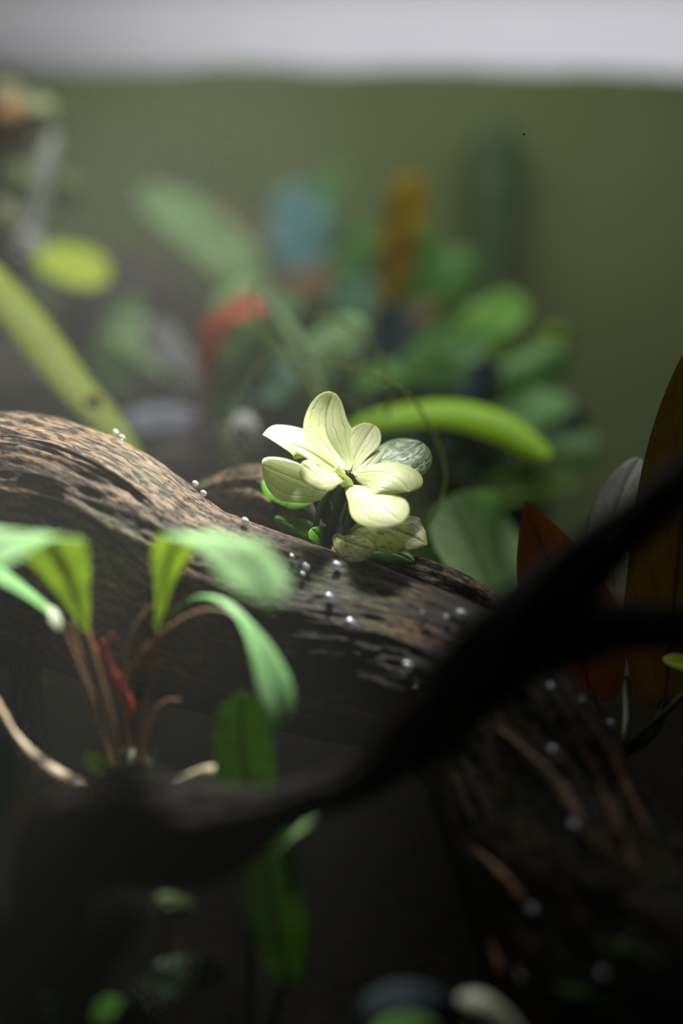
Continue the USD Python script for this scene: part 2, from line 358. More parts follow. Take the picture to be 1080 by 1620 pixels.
# back pane with olive film, white room wall, water, bubbles
def plain(name, c, rough=0.8, spec=0.1, c2=None, scale=4.0):
    g = G(); p = g.pos()
    col = g.mix(g.rng(g.noise(p, scale, 3), 0.3, 0.7), c, c2 or tuple(0.93 * x for x in c))
    pr = g.add('principled_bsdf', base_color=col, roughness=rough, specular_ior_level=spec)
    g.done(name, (pr, 'BSDF'))
plain('olive_film', (0.130, 0.165, 0.072), c2=(0.105, 0.145, 0.062), scale=9)
plain('white_paint', (0.80, 0.80, 0.83), scale=3)
g = G()
fr = g.add('fresnel', IOR=1.15)
t_ = g.add('transparent_bsdf', color=(1, 1, 1)); gl = g.add('glossy_bsdf', color=(1, 1, 1), roughness=0.05)
tl = g.add('translucent_bsdf', color=(0.85, 0.86, 0.9))
a_ = g.add('mix_closure', fac=0.06, closure1=(t_, 'BSDF'), closure2=(tl, 'BSDF'))
g.done('water_skin', (a_, 'closure'))
g = G()
q = (g.add('vector_math', math_type='subtract', vector1=g.pos(), vector2=(-.11, -.05, .215)), 'vector')
q = (g.add('vector_math', math_type='divide', vector1=q, vector2=(.17, .24, .18)), 'vector')
ln = (g.add('vector_math', math_type='length', vector1=q), 'value')
vs = g.add('scatter_volume', color=(0.95, 0.96, 0.90), density=g.rng(ln, 0.0, 1.0, 0.38, 0.035), anisotropy=0.0)
g.done('water_haze', None, (vs, 'volume'))
g = G()
lw = g.add('layer_weight', blend=0.4)
gl = g.add('glossy_bsdf', color=(0.85, 0.9, 1.0), roughness=0.12)
df = g.add('principled_bsdf', base_color=(0.80, 0.86, 0.94), roughness=0.2, specular_ior_level=0.9)
tr = g.add('transparent_bsdf', color=(0.9, 0.95, 1.0))
m1 = g.add('mix_closure', fac=0.70, closure1=(tr, 'BSDF'), closure2=(df, 'BSDF'))
m2 = g.add('mix_closure', fac=(lw, 'facing'), closure1=(m1, 'closure'), closure2=(gl, 'BSDF'))
g.done('bubble_skin', (m2, 'closure'))

# ------------------------------------------------------------------ the setting
def ground_z(x, y):
    x, y = np.asarray(x, float), np.asarray(y, float)
    s = np.clip((y + 0.02) / 0.20, 0, 1); s = s * s * (3 - 2 * s)
    n = meshkit.fbm(np.stack([x * 14, y * 14, 0 * x + 3.1], -1), 4, 5) - 0.5
    return 0.028 + 0.115 * s + 0.03 * n
nx, ny = 160, 140
gx, gy = np.meshgrid(np.linspace(-0.42, 0.42, nx), np.linspace(-0.33, 0.395, ny), indexing='ij')
gz = ground_z(gx, gy) + 0.002 * (meshkit.noise(np.stack([gx * 260, gy * 260, gx * 0], -1), 2) - 0.5)
put('floor', (np.stack([gx, gy, gz], -1).reshape(-1, 3), quads(grid_faces(nx, ny)[:, ::1]), ), 'soil', label='dark soil bed rising towards the back of the tank', kind='structure')

# back pane: its film ends at the waterline in a slightly ragged upper edge
n = 120
xs = np.linspace(-0.44, 0.44, n)
zt = WATER_Z + 0.0045 * (meshkit.fbm(np.stack([xs * 16, xs * 0, xs * 0], -1), 3, 9) - 0.5) * 2
v, t_back = [], 0.40
prof = np.stack([np.r_[xs, xs[::-1]], np.r_[zt, np.full(n, 0.0)]], 1)
from shapely.geometry import Polygon
pane = trimesh.creation.extrude_polygon(Polygon(prof), 0.008, engine='earcut')
pv = np.array(pane.vertices)
put('wall_back', (np.stack([pv[:, 0], t_back + pv[:, 2], pv[:, 1]], 1), np.array(pane.faces)[:, ::-1]), 'olive_film', smooth=False, label='olive-green filmed back pane of the tank below the pale band', kind='structure')
bx = trimesh.creation.box((3.0, 0.02, 2.0)); 
put('wall_far', (bx.vertices + [0, 0.75, 0.6], bx.faces), 'white_paint', smooth=False, label='blurred white room wall above and behind the tank', kind='structure')
# rippled skin of the water
nx, ny = 90, 90
gx, gy = np.meshgrid(np.linspace(-0.43, 0.43, nx), np.linspace(-0.30, 0.398, ny), indexing='ij')
gz = WATER_Z - 0.003 + 0.002 * (meshkit.fbm(np.stack([gx * 25, gy * 25, gx * 0], -1), 2, 4) - 0.5)
put('water_surface', (np.stack([gx, gy, gz], -1).reshape(-1, 3), quads(grid_faces(nx, ny))), 'water_skin', label='gently rippled water surface, pale where it meets the back pane', cat='water surface')
bx = trimesh.creation.box((0.86, 0.70, 0.400))
put('tank_water', (bx.vertices + [0, 0.045, 0.2005], bx.faces), 'water_haze', smooth=False, label='cloudy tank water with a pale haze hanging at the left', cat='water', kind='stuff')

# ------------------------------------------------------------------ the big driftwood log
def log_disp(a_lump=0.006, a_gro=0.0006, a_fine=0.0008, seed=1, f=1.0):
    def fn(L, ang, r):
        L = L + 0 * ang; ca, sa = np.cos(ang) * r, np.sin(ang) * r
        tw = L * 3.0 * f
        ca, sa = np.cos(ang + tw) * r, np.sin(ang + tw) * r
        q = lambda a, b, o: np.stack([L * a, ca * b, sa * b + o], -1)
        lump = meshkit.fbm(q(14 * f, 24 * f, 1.3), 3, seed) - 0.5
        gro = np.abs(meshkit.fbm(q(9 * f, 95 * f, 4.1), 3, seed + 3) - 0.5) * 2
        gro = -np.exp(-(gro / 0.13) ** 2)
        fine = meshkit.fbm(q(60 * f, 420 * f, 7.7), 3, seed + 7) - 0.5
        pit = meshkit.noise(q(210 * f, 420 * f, 9.7), seed + 11)
        pit = -np.clip((pit - 0.62) / 0.2, 0, 1)
        return a_lump * 2 * lump + a_gro * gro + a_fine * 2 * fine + a_fine * 0.9 * pit
    return fn
log = thing('driftwood_log', P(470, 1010, .60), 'huge pitted brown driftwood log arching across the tank and sloping down to the right', 'driftwood')
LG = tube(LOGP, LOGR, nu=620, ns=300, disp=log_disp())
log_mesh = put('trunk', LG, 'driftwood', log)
put('root', tube([(60, 930, .625), (42, 1020, .615), (48, 1130, .605), (70, 1300, .60), (60, 1560, .60), (50, 1900, .60)], [40, 26, 24, 30, 38, 46], nu=160, ns=60, disp=log_disp(.002, .001, .0006, 21)), 'driftwood', log, label='upright root below the left hump')
put('knot', tube([(310, 830, .655), (370, 790, .645), (430, 790, .635), (500, 850, .625)], [60, 50, 52, 40], nu=120, ns=70, disp=log_disp(.004, .002, .001, 31)), 'driftwood', log, label='rough knot behind the white plant')
put('ridge', tube([(520, 900, .615), (620, 905, .61), (720, 935, .60), (800, 985, .59), (850, 1060, .58)], [34, 42, 40, 36, 24], nu=160, ns=60, disp=log_disp(.003, .002, .001, 41)), 'driftwood', log, label='dark mossy ridge along the top edge')

# ------------------------------------------------------------------ the out of focus branch in front
br = thing('foreground_branch', P(350, 1300, .465), 'black out-of-focus forked branch crossing in front of the log', 'branch')
put('trunk', tube([(20, 2010, .53), (50, 1700, .525), (78, 1440, .50), (130, 1325, .482), (230, 1312, .475), (350, 1305, .465), (470, 1266, .46), (560, 1233, .455), (640, 1172, .45),
                   (720, 1098, .445), (800, 1020, .44), (860, 955, .44), (930, 888, .44), (1010, 818, .44), (1100, 738, .44), (1220, 640, .44), (1400, 520, .44), (1600, 400, .44), (1850, 300, .44)],
                  [60, 60, 58, 84, 88, 76, 44, 44, 56, 66, 72, 60, 48, 42, 40, 38, 36, 28, 10], nu=300, ns=80, disp=log_disp(.004, .0012, .0006, 51)), 'dark_wood', br)
put('fork', tube([(790, 1040, .44), (850, 1010, .442), (910, 1000, .446), (985, 992, .45), (1080, 1000, .455), (1230, 1010, .46), (1480, 1080, .47), (1760, 1350, .49), (1900, 2000, .53)], [66, 66, 58, 48, 44, 42, 44, 46, 50], nu=240, ns=60, disp=log_disp(.003, .0012, .0006, 61)), 'dark_wood', br)

# ------------------------------------------------------------------ the white plant
wp = thing('white_plant', P(520, 868, .603), 'small cream-white variegated plant in sharp focus on the log', 'plant')
hub = (545, 760, .597)
def stem(par, pts, rad, mat, name='stem', nu=22, ns=8, label=None):
    return put(name, tube(pts, rad, nu=nu, ns=ns), mat, par, label=label)
stem(wp, [(512, 880, .612), (520, 850, .606), (530, 815, .602), (546, 770, .599), (552, 748, .598)], [9, 9, 8, 7, 4], 'stem_dark', 'stem')
stem(wp, [(505, 875, .610), (500, 830, .604), (508, 800, .602), (530, 772, .599)], [5, 5, 5, 4], 'stem_green')
stem(wp, [(535, 875, .609), (545, 845, .600), (552, 810, .597), (550, 775, .597)], [6, 6, 5, 4], 'stem_green')
wl = [
 # pts, half widths, normal, material, options
 ([(549, 744, .600), (535, 718, .604), (518, 690, .606), (516, 655, .608), (527, 621, .609)], [5, 23, 38, 30, 0], (0.15, 0.35, 0.95), 'white_leaf', dict(cup=0.12, fold=0.10)),
 ([(500, 722, .604), (478, 702, .606), (450, 690, .604), (415, 688, .601)], [6, 24, 21, 0], (0.05, 0.75, 0.65), 'white_leaf', dict(pointed=True, cup=-0.2, fold=0.10)),
 ([(546, 750, .598), (520, 736, .594), (490, 716, .590), (452, 706, .583)], [3, 10, 12, 0], (0.25, 0.55, 0.75), 'white_leaf', dict(cup=0.1)),
 ([(553, 757, .597), (532, 754, .590), (505, 751, .584), (477, 733, .580)], [2, 9, 20, 0], (0.1, 0.62, 0.78), 'white_leaf', dict(cup=-0.2, wave=.06)),
 ([(520, 782, .603), (492, 768, .605), (452, 752, .605), (415, 735, .602)], [4, 25, 33, 0], (-0.1, 0.70, 0.75), 'green_white_leaf', dict(cup=-0.25)),
 ([(555, 750, .600), (562, 722, .604), (575, 698, .607), (592, 673, .609)], [4, 19, 26, 0], (-0.2, 0.35, 0.95), 'green_white_leaf', dict(cup=0.2)),
 ([(575, 752, .603), (600, 730, .607), (634, 718, .609), (668, 700, .611)], [4, 22, 41, 0], (0.05, 0.82, 0.55), 'marbled_leaf', dict(cup=-0.2)),
 ([(560, 752, .598), (590, 746, .596), (622, 752, .592), (646, 778, .587)], [3, 24, 35, 0], (0.20, 0.75, 0.65), 'white_leaf', dict(cup=-0.22)),
 ([(548, 769, .597), (570, 776, .589), (600, 797, .580), (635, 826, .573)], [2, 20, 37, 0], (0.10, 0.68, 0.76), 'white_leaf', dict(cup=-0.18, fold=-0.05)),
 ([(550, 842, .602), (585, 832, .597), (630, 840, .590), (676, 862, .585)], [2, 24, 34, 0], (-0.05, 0.72, 0.70), 'olive_white_leaf', dict(pointed=True, cup=-0.15, wave=.05)),
 ([(528, 846, .601), (545, 855, .595), (565, 863, .589), (592, 871, .585)], [2, 18, 23, 0], (-0.2, 0.65, 0.75), 'olive_white_leaf', dict(cup=-0.35)),
 ([(540, 748, .602), (546, 725, .606), (549, 705, .609), (551, 675, .611)], [2, 8, 8, 0], (0.6, 0.3, 0.8), 'white_leaf', dict()),
 ([(553, 775, .597), (548, 764, .594), (536, 752, .592), (538, 735, .592)], [2, 8, 8, 0], (-.4, .3, .9), 'white_leaf', dict()),
 ([(560, 752, .597), (575, 742, .600), (592, 725, .603), (607, 712, .605)], [2, 8, 9, 0], (-.1, .5, .8), 'green_white_leaf', dict()),
 ([(505, 850, .612), (480, 835, .612), (455, 828, .612), (435, 822, .610)], [3, 16, 15, 0], (0, 0.6, 0.8), 'fresh_leaf', dict(cup=-.2)),
 ([(515, 875, .606), (508, 858, .602), (500, 845, .600), (492, 836, .600)], [2, 10, 10, 0], (0.2, 0.6, 0.8), 'fresh_leaf', dict()),
 ([(570, 880, .608), (600, 872, .606), (625, 876, .603), (655, 890, .600)], [3, 14, 14, 0], (0, 0.7, 0.7), 'fresh_leaf', dict(cup=-.2)),
 ([(500, 790, .612), (470, 782, .616), (440, 768, .617), (415, 760, .618)], [3, 20, 20, 0], (0, 0.8, 0.6), 'fresh_leaf', dict(cup=-.2)),
 ([(520, 830, .606), (510, 800, .606), (505, 785, .606), (500, 765, .607)], [3, 12, 12, 0], (-.3, 0.3, 0.9), 'dark_green', dict()),
 ([(545, 840, .604), (560, 810, .603), (572, 790, .603), (585, 775, .603)], [3, 14, 14, 0], (.3, 0.3, 0.9), 'dark_green', dict()),
]
LAB = {'marbled_leaf': 'dark green marbled leaf on the right', 'olive_white_leaf': 'olive-shaded drooping leaf', 'fresh_leaf': 'fresh green lower leaf', 'dark_green': 'dark green inner leaf', 'green_white_leaf': 'cream leaf with green patches'}
for i, (p, h, n, m, o) in enumerate(wl):
    put('leaf', leaf(p, h, n, seed=i, nu=34, nv=17, thick=0.0006, **o), m, wp, label=LAB.get(m))

# ------------------------------------------------------------------ the reddish stemmed plant at the left
cp = thing('stemmed_plant', P(205, 1225, .545), 'long-stemmed plant with arching pale green leaves at the left in front of the log', 'plant')
B0 = .543
put('leaf', leaf([(138, 1005, .528), (118, 940, .515), (92, 880, .500), (62, 846, .485), (20, 850, .470), (-40, 880, .458), (-110, 940, .45)], [3, 22, 44, 54, 40, 44, 0],
    [(0, .25, -1), (0, .35, -.95), (0, .6, -.8), (.1, 1, -.2), (.1, .9, .5), (.1, .75, .7), (.1, .6, .8)], thick=.0006, wave=.08, nu=50, seed=1), 'crypt_leaf', cp, label='broad leaf folding over at the left edge')
put('leaf', leaf([(246, 1000, .528), (258, 930, .518), (270, 875, .505), (292, 847, .492), (335, 856, .478), (385, 890, .466), (438, 955, .452)], [3, 13, 29, 34, 27, 46, 0],
    [(0, .25, -1), (0, .3, -.95), (0, .6, -.8), (.05, 1, -.1), (-.1, .85, .5), (-.15, .75, .65), (-.15, .7, .7)], thick=.0006, wave=.10, wfreq=4, nu=50, seed=2), 'crypt_leaf', cp, label='wavy pale leaf folding over to the right')
put('leaf', leaf([(258, 1000, .535), (292, 952, .530), (340, 948, .522), (385, 985, .514), (415, 1040, .508), (432, 1090, .504), (440, 1160, .500)], [2, 4, 6, 8, 15, 18, 0],
    [(-.2, .9, .2), (-.1, 1, .2), (.3, .9, .3), (.6, .6, .5), (.6, .35, .7), (.5, .2, .85), (.4, 0, .9)], fold=.25, nu=50, seed=3), 'crypt_narrow', cp, label='narrow leaf arching down to the right')
put('leaf', leaf([(96, 985, .53), (70, 958, .525), (30, 926, .515), (-20, 895, .505), (-80, 880, .50)], [4, 9, 13, 13, 0], (.3, .85, .35), seed=4), 'crypt_narrow', cp, label='slim leaf rising to the left edge')
put('leaf', leaf([(62, 958, .527), (78, 965, .524), (88, 982, .521), (92, 998, .520)], [5, 9, 8, 0], (.5, .7, .5), seed=5), 'bleached_leaf', cp, label='small curled pale leaf')
st = [
 ([(190, 1235, B0), (172, 1130, .535), (150, 1050, .530), (138, 1000, .528)], [10, 9, 8, 6], 'stem_brown'),
 ([(212, 1235, B0), (228, 1140, .535), (240, 1060, .530), (246, 995, .528)], [8, 8, 7, 6], 'stem_brown'),
 ([(205, 1230, B0), (198, 1120, .54), (208, 1060, .538), (260, 1000, .535), (322, 966, .533), (370, 975, .53)], [4, 4, 4, 5, 4, 2], 'stem_brown'),
 ([(200, 1200, B0), (196, 1080, .541), (206, 1010, .54), (238, 960, .54)], [4, 4, 4, 3], 'stem_brown'),
 ([(180, 1235, B0), (150, 1130, .538), (118, 1040, .534), (96, 985, .530)], [7, 7, 6, 4], 'stem_brown'),
 ([(186, 1240, B0), (140, 1165, .538), (90, 1095, .53), (40, 1060, .52), (-40, 1035, .51)], [4, 4, 4, 4, 3], 'stem_green'),
 ([(225, 1235, B0), (236, 1150, .54), (258, 1112, .538), (285, 1108, .536)], [4, 4, 4, 2], 'stem_brown'),
 ([(168, 1200, B0), (140, 1090, .54), (122, 1020, .538), (112, 985, .536)], [6, 6, 5, 4], 'stem_brown'),
 ([(205, 1130, .542), (190, 1085, .541), (160, 1045, .54), (140, 985, .538)], [10, 11, 9, 3], 'stem_red'),
 ([(200, 1110, .541), (182, 1070, .540), (169, 1035, .539), (178, 1002, .537)], [9, 7, 5, 4], 'stem_red'),
 ([(172, 1040, .54), (166, 1025, .54), (162, 1012, .54)], [4, 4, 3], 'stem_orange'),
]
for p, r, m in st:
    stem(cp, p, [q * .8 for q in r], m, 'shoot' if m == 'stem_red' else 'stem', label={'stem_red': 'red new shoot', 'stem_green': 'greenish stem bending left'}.get(m))
put('crown', (lambda b: b)(blob(P(205, 1235, .548), (.008, .008, .010), 3)), 'stem_dark', cp)
put('leaf', leaf([(170, 1215, .536), (150, 1205, .534), (138, 1190, .533)], [10, 16, 6], (-.3, .2, .9), seed=6, pointed=True), 'deep_green', cp, label='broken olive leaf piece at the base')
put('leaf', leaf([(243, 1232, .535), (245, 1210, .534), (242, 1185, .533)], [4, 4, 0], (.5, .1, .8), seed=7), 'teal_green', cp, label='tiny upright green sliver')

# added cream strip behind the dark branch; the lit rim is put into its colour
pr_ = thing('pale_rim', P(180, 1250, .52), 'slender cream strip added behind the dark branch as its lit rim', 'root')
put('root', tube([(-30, 1070, .53), (15, 1150, .53), (60, 1205, .528), (110, 1236, .525), (170, 1248, .522), (230, 1246, .52), (285, 1232, .52), (335, 1219, .52), (360, 1232, .522)], [7, 8, 12, 12, 8, 8, 6, 8, 4], nu=120, ns=16, disp=log_disp(.001, .0003, .0003, 71, 3)), 'rim_cream', pr_)

# leaves around the branch
lp = thing('branch_plant', P(400, 1560, .52), 'deep green plant with upright leaves above and below the dark branch', 'plant')
put('leaf', leaf([(392, 1290, .52), (388, 1225, .518), (382, 1160, .515), (386, 1095, .512)], [34, 48, 46, 0], (.1, .25, .95), fold=.15, wave=.05, seed=8), 'deep_green', lp, label='upright leaf above the branch')
put('leaf', leaf([(410, 1235, .53), (425, 1200, .528), (428, 1180, .527)], [10, 12, 0], (.5, .3, .8), seed=9), 'mid_green', lp)
put('leaf', leaf([(455, 1560, .50), (440, 1470, .498), (425, 1390, .496), (425, 1285, .495)], [10, 44, 50, 30], (.1, .2, .97), fold=.2, wave=.06, wfreq=3, seed=10), 'deep_green', lp, label='long leaf hanging below the branch')
put('leaf', leaf([(452, 1330, .50), (468, 1315, .494), (484, 1302, .488), (498, 1300, .484)], [3, 14, 12, 0], (0, .8, .6), seed=11), 'pale_green', lp, label='small bright curled leaf')
stem(lp, [(400, 1960, .56), (410, 1700, .53), (440, 1580, .51), (455, 1540, .50)], [9, 9, 8, 7], 'stem_dark')
stem(lp, [(400, 1960, .56), (395, 1600, .54), (398, 1350, .528), (395, 1270, .52)], [9, 9, 8, 7], 'stem_dark')

# dim plants at the bottom
bl = thing('corner_plant', P(110, 1900, .475), 'dim green leafy plant in the bottom left corner', 'plant')
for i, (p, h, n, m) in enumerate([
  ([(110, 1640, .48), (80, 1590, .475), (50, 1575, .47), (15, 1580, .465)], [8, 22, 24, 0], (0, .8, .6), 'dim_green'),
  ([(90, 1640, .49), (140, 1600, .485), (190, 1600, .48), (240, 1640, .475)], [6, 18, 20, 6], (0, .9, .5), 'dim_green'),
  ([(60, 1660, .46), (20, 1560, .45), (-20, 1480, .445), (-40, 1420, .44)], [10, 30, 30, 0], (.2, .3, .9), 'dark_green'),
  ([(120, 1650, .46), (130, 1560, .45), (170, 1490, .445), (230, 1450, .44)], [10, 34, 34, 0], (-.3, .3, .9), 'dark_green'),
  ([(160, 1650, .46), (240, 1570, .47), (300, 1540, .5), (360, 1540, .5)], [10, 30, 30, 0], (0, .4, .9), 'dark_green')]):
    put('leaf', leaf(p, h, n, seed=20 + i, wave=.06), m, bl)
stem(bl, [(110, 2250, .49), (110, 1900, .475), (105, 1640, .47)], [9, 9, 8], 'stem_dark')
bs = thing('side_plant', P(-40, 1500, .50), 'green leaf rising at the left edge beside the branch end', 'plant')
put('leaf', leaf([(-40, 1330, .50), (-10, 1270, .497), (5, 1215, .494), (2, 1165, .492)], [12, 26, 22, 0], (.2, .5, .8), seed=30), 'teal_green', bs)
put('leaf', leaf([(60, 1340, .53), (80, 1290, .53), (85, 1250, .53), (80, 1220, .53)], [10, 20, 18, 0], (.2, .4, .9), seed=31), 'deep_green', bs)
put('leaf', leaf([(20, 1330, .54), (35, 1270, .54), (38, 1220, .54), (30, 1180, .54)], [10, 20, 18, 0], (.2, .4, .9), seed=32), 'brown_leaf', bs, label='small dead brown leaf')
put('leaf', leaf([(75, 1320, .53), (78, 1345, .525), (82, 1365, .522), (86, 1385, .52)], [3, 8, 8, 0], (.2, .4, .9), seed=33), 'amber_leaf', bs)
stem(bs, [(-60, 1950, .55), (-55, 1600, .52), (-40, 1330, .50)], [8, 8, 7], 'stem_dark')
stem(bs, [(-60, 1950, .55), (20, 1500, .545), (50, 1340, .535), (20, 1330, .54)], [8, 6, 5, 4], 'stem_dark')
ms = thing('moss_sprig', P(275, 1560, .50), 'small dim moss sprig with yellow twigs below the branch', 'moss')
put('tuft', blob(P(272, 1432, .49), (.0052, .004, .0030), 5, 4, .6, 2.5), 'moss', ms)
put('twig', tube([(290, 1660, .5), (300, 1560, .495), (296, 1515, .493), (272, 1488, .492), (272, 1440, .49)], [2, 2, 3, 3, 3], nu=30, ns=8), 'stem_orange', ms)
put('twig', tube([(290, 2040, .54), (270, 1660, .505), (262, 1570, .497), (272, 1500, .492)], [3, 2, 2, 2], nu=30, ns=8), 'stem_orange', ms)
put('leaf', leaf([(128, 1420, .468), (150, 1413, .466), (180, 1416, .464)], [3, 7, 0], (0, .9, .4), seed=34), 'pale_green', bl, label='narrow pale leaf under the branch')
bm = thing('front_plant', P(700, 1760, .46), 'dim plant with one whitish curled leaf at the bottom edge right of centre', 'plant')
put('leaf', leaf([(720, 1640, .455), (690, 1590, .452), (640, 1578, .45), (570, 1610, .446)], [8, 24, 26, 0], (0, .6, .8), seed=40, wave=.05), 'slate_leaf', bm)
put('leaf', leaf([(740, 1640, .46), (690, 1610, .457), (640, 1615, .455), (590, 1640, .45)], [8, 14, 16, 4], (0, .9, .4), seed=41), 'dim_green', bm)
put('leaf', leaf([(725, 1578, .455), (755, 1580, .452), (790, 1605, .449), (830, 1650, .446)], [8, 18, 17, 10], (0, .8, .5), seed=42, cup=-.3), 'bleached_leaf', bm, label='whitish curled leaf')
stem(bm, [(720, 2050, .50), (730, 1800, .47), (725, 1640, .457), (722, 1580, .455)], [8, 8, 7, 6], 'stem_dark')

# ------------------------------------------------------------------ brown leaves at the right
bp = thing('bronze_plant', P(985, 1190, .572), 'large bronze-brown leaves standing at the right edge behind the branch', 'plant')
put('leaf', leaf([(1050, 1120, .60), (1066, 950, .60), (1082, 800, .602), (1110, 640, .606), (1180, 470, .61)], [40, 76, 74, 60, 0], (-.25, .1, .95), cup=.08, fold=.12, seed=50, nu=50, nv=21), 'bronze_leaf', bp, label='tallest bronze leaf with dark red midrib')
put('leaf', leaf([(990, 1080, .62), (972, 950, .622), (970, 840, .624), (1012, 725, .626)], [20, 40, 42, 0], (-.3, .55, .7), cup=.1, seed=51), 'silver_leaf', bp, label='silvery grey leaf catching the light')
put('leaf', leaf([(1120, 1064, .57), (1085, 1050, .568), (1050, 1046, .566)], [10, 12, 0], (0, .9, .4), seed=52), 'strap_leaf', bp, label='small yellow-green leaf tip')
put('leaf', leaf([(935, 1110, .595), (905, 990, .59), (870, 895, .588), (832, 792, .587)], [40, 78, 56, 0], (-.2, .12, .95), cup=.15, seed=53, pointed=True, nu=44), 'maroon_leaf', bp, label='pointed reddish-brown leaf')
for q_, r_ in (([(985, 1190, .572), (1030, 1160, .585), (1050, 1112, .60)], 9), ([(985, 1190, .572), (990, 1140, .60), (990, 1075, .62)], 8),
               ([(985, 1190, .572), (955, 1150, .585), (935, 1105, .595)], 8), ([(985, 1190, .572), (1060, 1120, .568), (1118, 1064, .57)], 5)):
    stem(bp, q_, [r_] * 3, 'stem_dark')
gp = thing('broad_leaf_plant', P(740, 1010, .69), 'pale green broad leaves just behind the log, right of the white plant', 'plant')
put('leaf', leaf([(800, 1030, .69), (775, 930, .685), (742, 855, .68), (708, 786, .678)], [60, 118, 92, 0], (-.05, .93, .36), cup=.1, seed=55), 'bright_pale', gp)
put('leaf', leaf([(690, 1000, .70), (690, 920, .70), (680, 860, .70), (700, 800, .70)], [14, 34, 30, 0], (.2, .4, .9), seed=56), 'pale_green', gp)
stem(gp, [(760, 1150, .72), (790, 1080, .70), (800, 1020, .69)], [8, 8, 8], 'stem_green')
stem(gp, [(760, 1150, .72), (700, 1080, .71), (690, 990, .70)], [8, 8, 8], 'stem_green')

# ------------------------------------------------------------------ mid distance strap leaves and threads
sp = thing('strap_plant', P(210, 790, .70), 'long yellow-green strap leaf slanting down from the left edge', 'plant')
put('leaf', leaf([(215, 790, .69), (190, 690, .70), (125, 610, .715), (60, 525, .73), (0, 455, .74), (-70, 380, .75)], [18, 22, 27, 30, 30, 20], (.45, .55, .7), cup=-.25, seed=60, nu=50), 'strap_leaf', sp)
put('scar', blob(P(148, 640, .709), (.0034, .002, .0042), 4, 3), 'moss_orange', sp, label='rusty spot on the strap leaf')
stem(sp, [(230, 900, .72), (222, 840, .70), (214, 780, .69)], [14, 16, 17], 'stem_green')
lm = thing('lime_strap_plant', P(540, 760, .74), 'bright lime strap leaf arching right behind the white plant', 'plant')
put('leaf', leaf([(535, 700, .735), (570, 668, .73), (630, 652, .725), (700, 646, .72), (770, 660, .715), (825, 690, .71), (868, 722, .705)], [12, 16, 19, 21, 22, 18, 6], (-.1, .75, .6), cup=-.3, seed=61, nu=50), 'lime_leaf', lm)
stem(lm, [(500, 960, .78), (512, 800, .75), (535, 695, .735)], [10, 11, 11], 'stem_green')
al = thing('thread_plant', P(480, 700, .68), 'thin pale grassy stems tangled behind the white plant', 'plant')
put('leaf', leaf([(520, 680, .69), (495, 600, .69), (465, 535, .69), (435, 485, .688), (402, 430, .686)], [8, 14, 18, 14, 3], (.3, .75, .6), seed=62, nu=36), 'bright_pale', al, label='pale narrow leaf pointing up left')
for p, r in [([(405, 432, .688), (430, 545, .68), (500, 568, .67), (580, 592, .665), (640, 620, .66), (682, 678, .655), (704, 740, .65), (698, 790, .645), (672, 840, .64), (660, 890, .638)], 4),
             ([(432, 540, .68), (400, 590, .685), (370, 640, .69), (352, 690, .695), (360, 740, .70)], 5),
             ([(500, 500, .69), (560, 520, .69), (598, 560, .688), (615, 600, .685), (610, 660, .685)], 5),
             ([(450, 560, .68), (490, 620, .68), (510, 660, .68), (520, 700, .68)], 4),
             ([(420, 545, .682), (470, 590, .684), (560, 640, .69), (600, 670, .70)], 3),
             ([(345, 670, .70), (370, 720, .695), (395, 760, .69), (410, 800, .69)], 4)]:
    put('thread', tube(p, [r * .62] * len(p), nu=50, ns=8), 'thread_algae', al)
stem(al, [(520, 900, .72), (525, 780, .70), (520, 670, .69)], [6, 6, 6], 'stem_green')

# ------------------------------------------------------------------ background plants, far out of focus
def plant(name, base, label, leaves, group=None, stem_mat='stem_dark'):
    bx_, by_, bd = base
    b = P(*base)
    b[2] = float(ground_z(b[0], b[1])) - 0.004
    t = thing(name, b, label, 'plant', group)
    for i, (p, h, n, m) in enumerate(leaves):
        put('leaf', leaf(p, h, n, seed=100 + i, nu=24, nv=9, cup=-.1, wave=.12, wfreq=2.5, fold=(.25, -.2)[i % 2], pointed=i % 3 == 1), m, t)
        s0 = P(*p[0])
        pts = np.array([b, (b * .6 + s0 * .4) + [0, 0, .01], s0])
        put('stem', tube(pts, np.array([.0022, .002, .0016]), nu=14, ns=7, world=True), stem_mat, t)
    return t
N1 = (0.0, .6, .75); NL = (-.3, .5, .8); NR = (.3, .5, .8)
plant('red_tipped_plant', (400, 760, .80), 'rounded green plant with one red leaf, left of centre behind the log', [
    ([(334, 590, .775), (343, 525, .772), (372, 495, .77), (425, 492, .768)], [10, 24, 24, 8], (-.3, .7, .6), 'red_leaf'),
    ([(350, 660, .79), (365, 590, .785), (390, 545, .78), (425, 510, .778)], [20, 42, 42, 0], NL, 'mid_green'),
    ([(355, 670, .785), (400, 625, .78), (440, 605, .777), (480, 590, .775)], [10, 32, 34, 0], (0, .75, .6), 'teal_green'),
    ([(470, 610, .80), (505, 560, .80), (540, 530, .80), (580, 515, .80)], [12, 38, 38, 0], N1, 'pale_green'),
    ([(420, 560, .81), (435, 520, .81), (450, 490, .81), (480, 470, .81)], [10, 32, 32, 0], N1, 'mid_green'),
    ([(350, 500, .82), (370, 470, .82), (400, 455, .82), (420, 450, .82)], [10, 26, 26, 0], N1, 'pale_green'),
    ([(560, 620, .79), (585, 600, .79), (610, 590, .79), (640, 590, .79)], [8, 18, 18, 0], N1, 'fresh_leaf')])
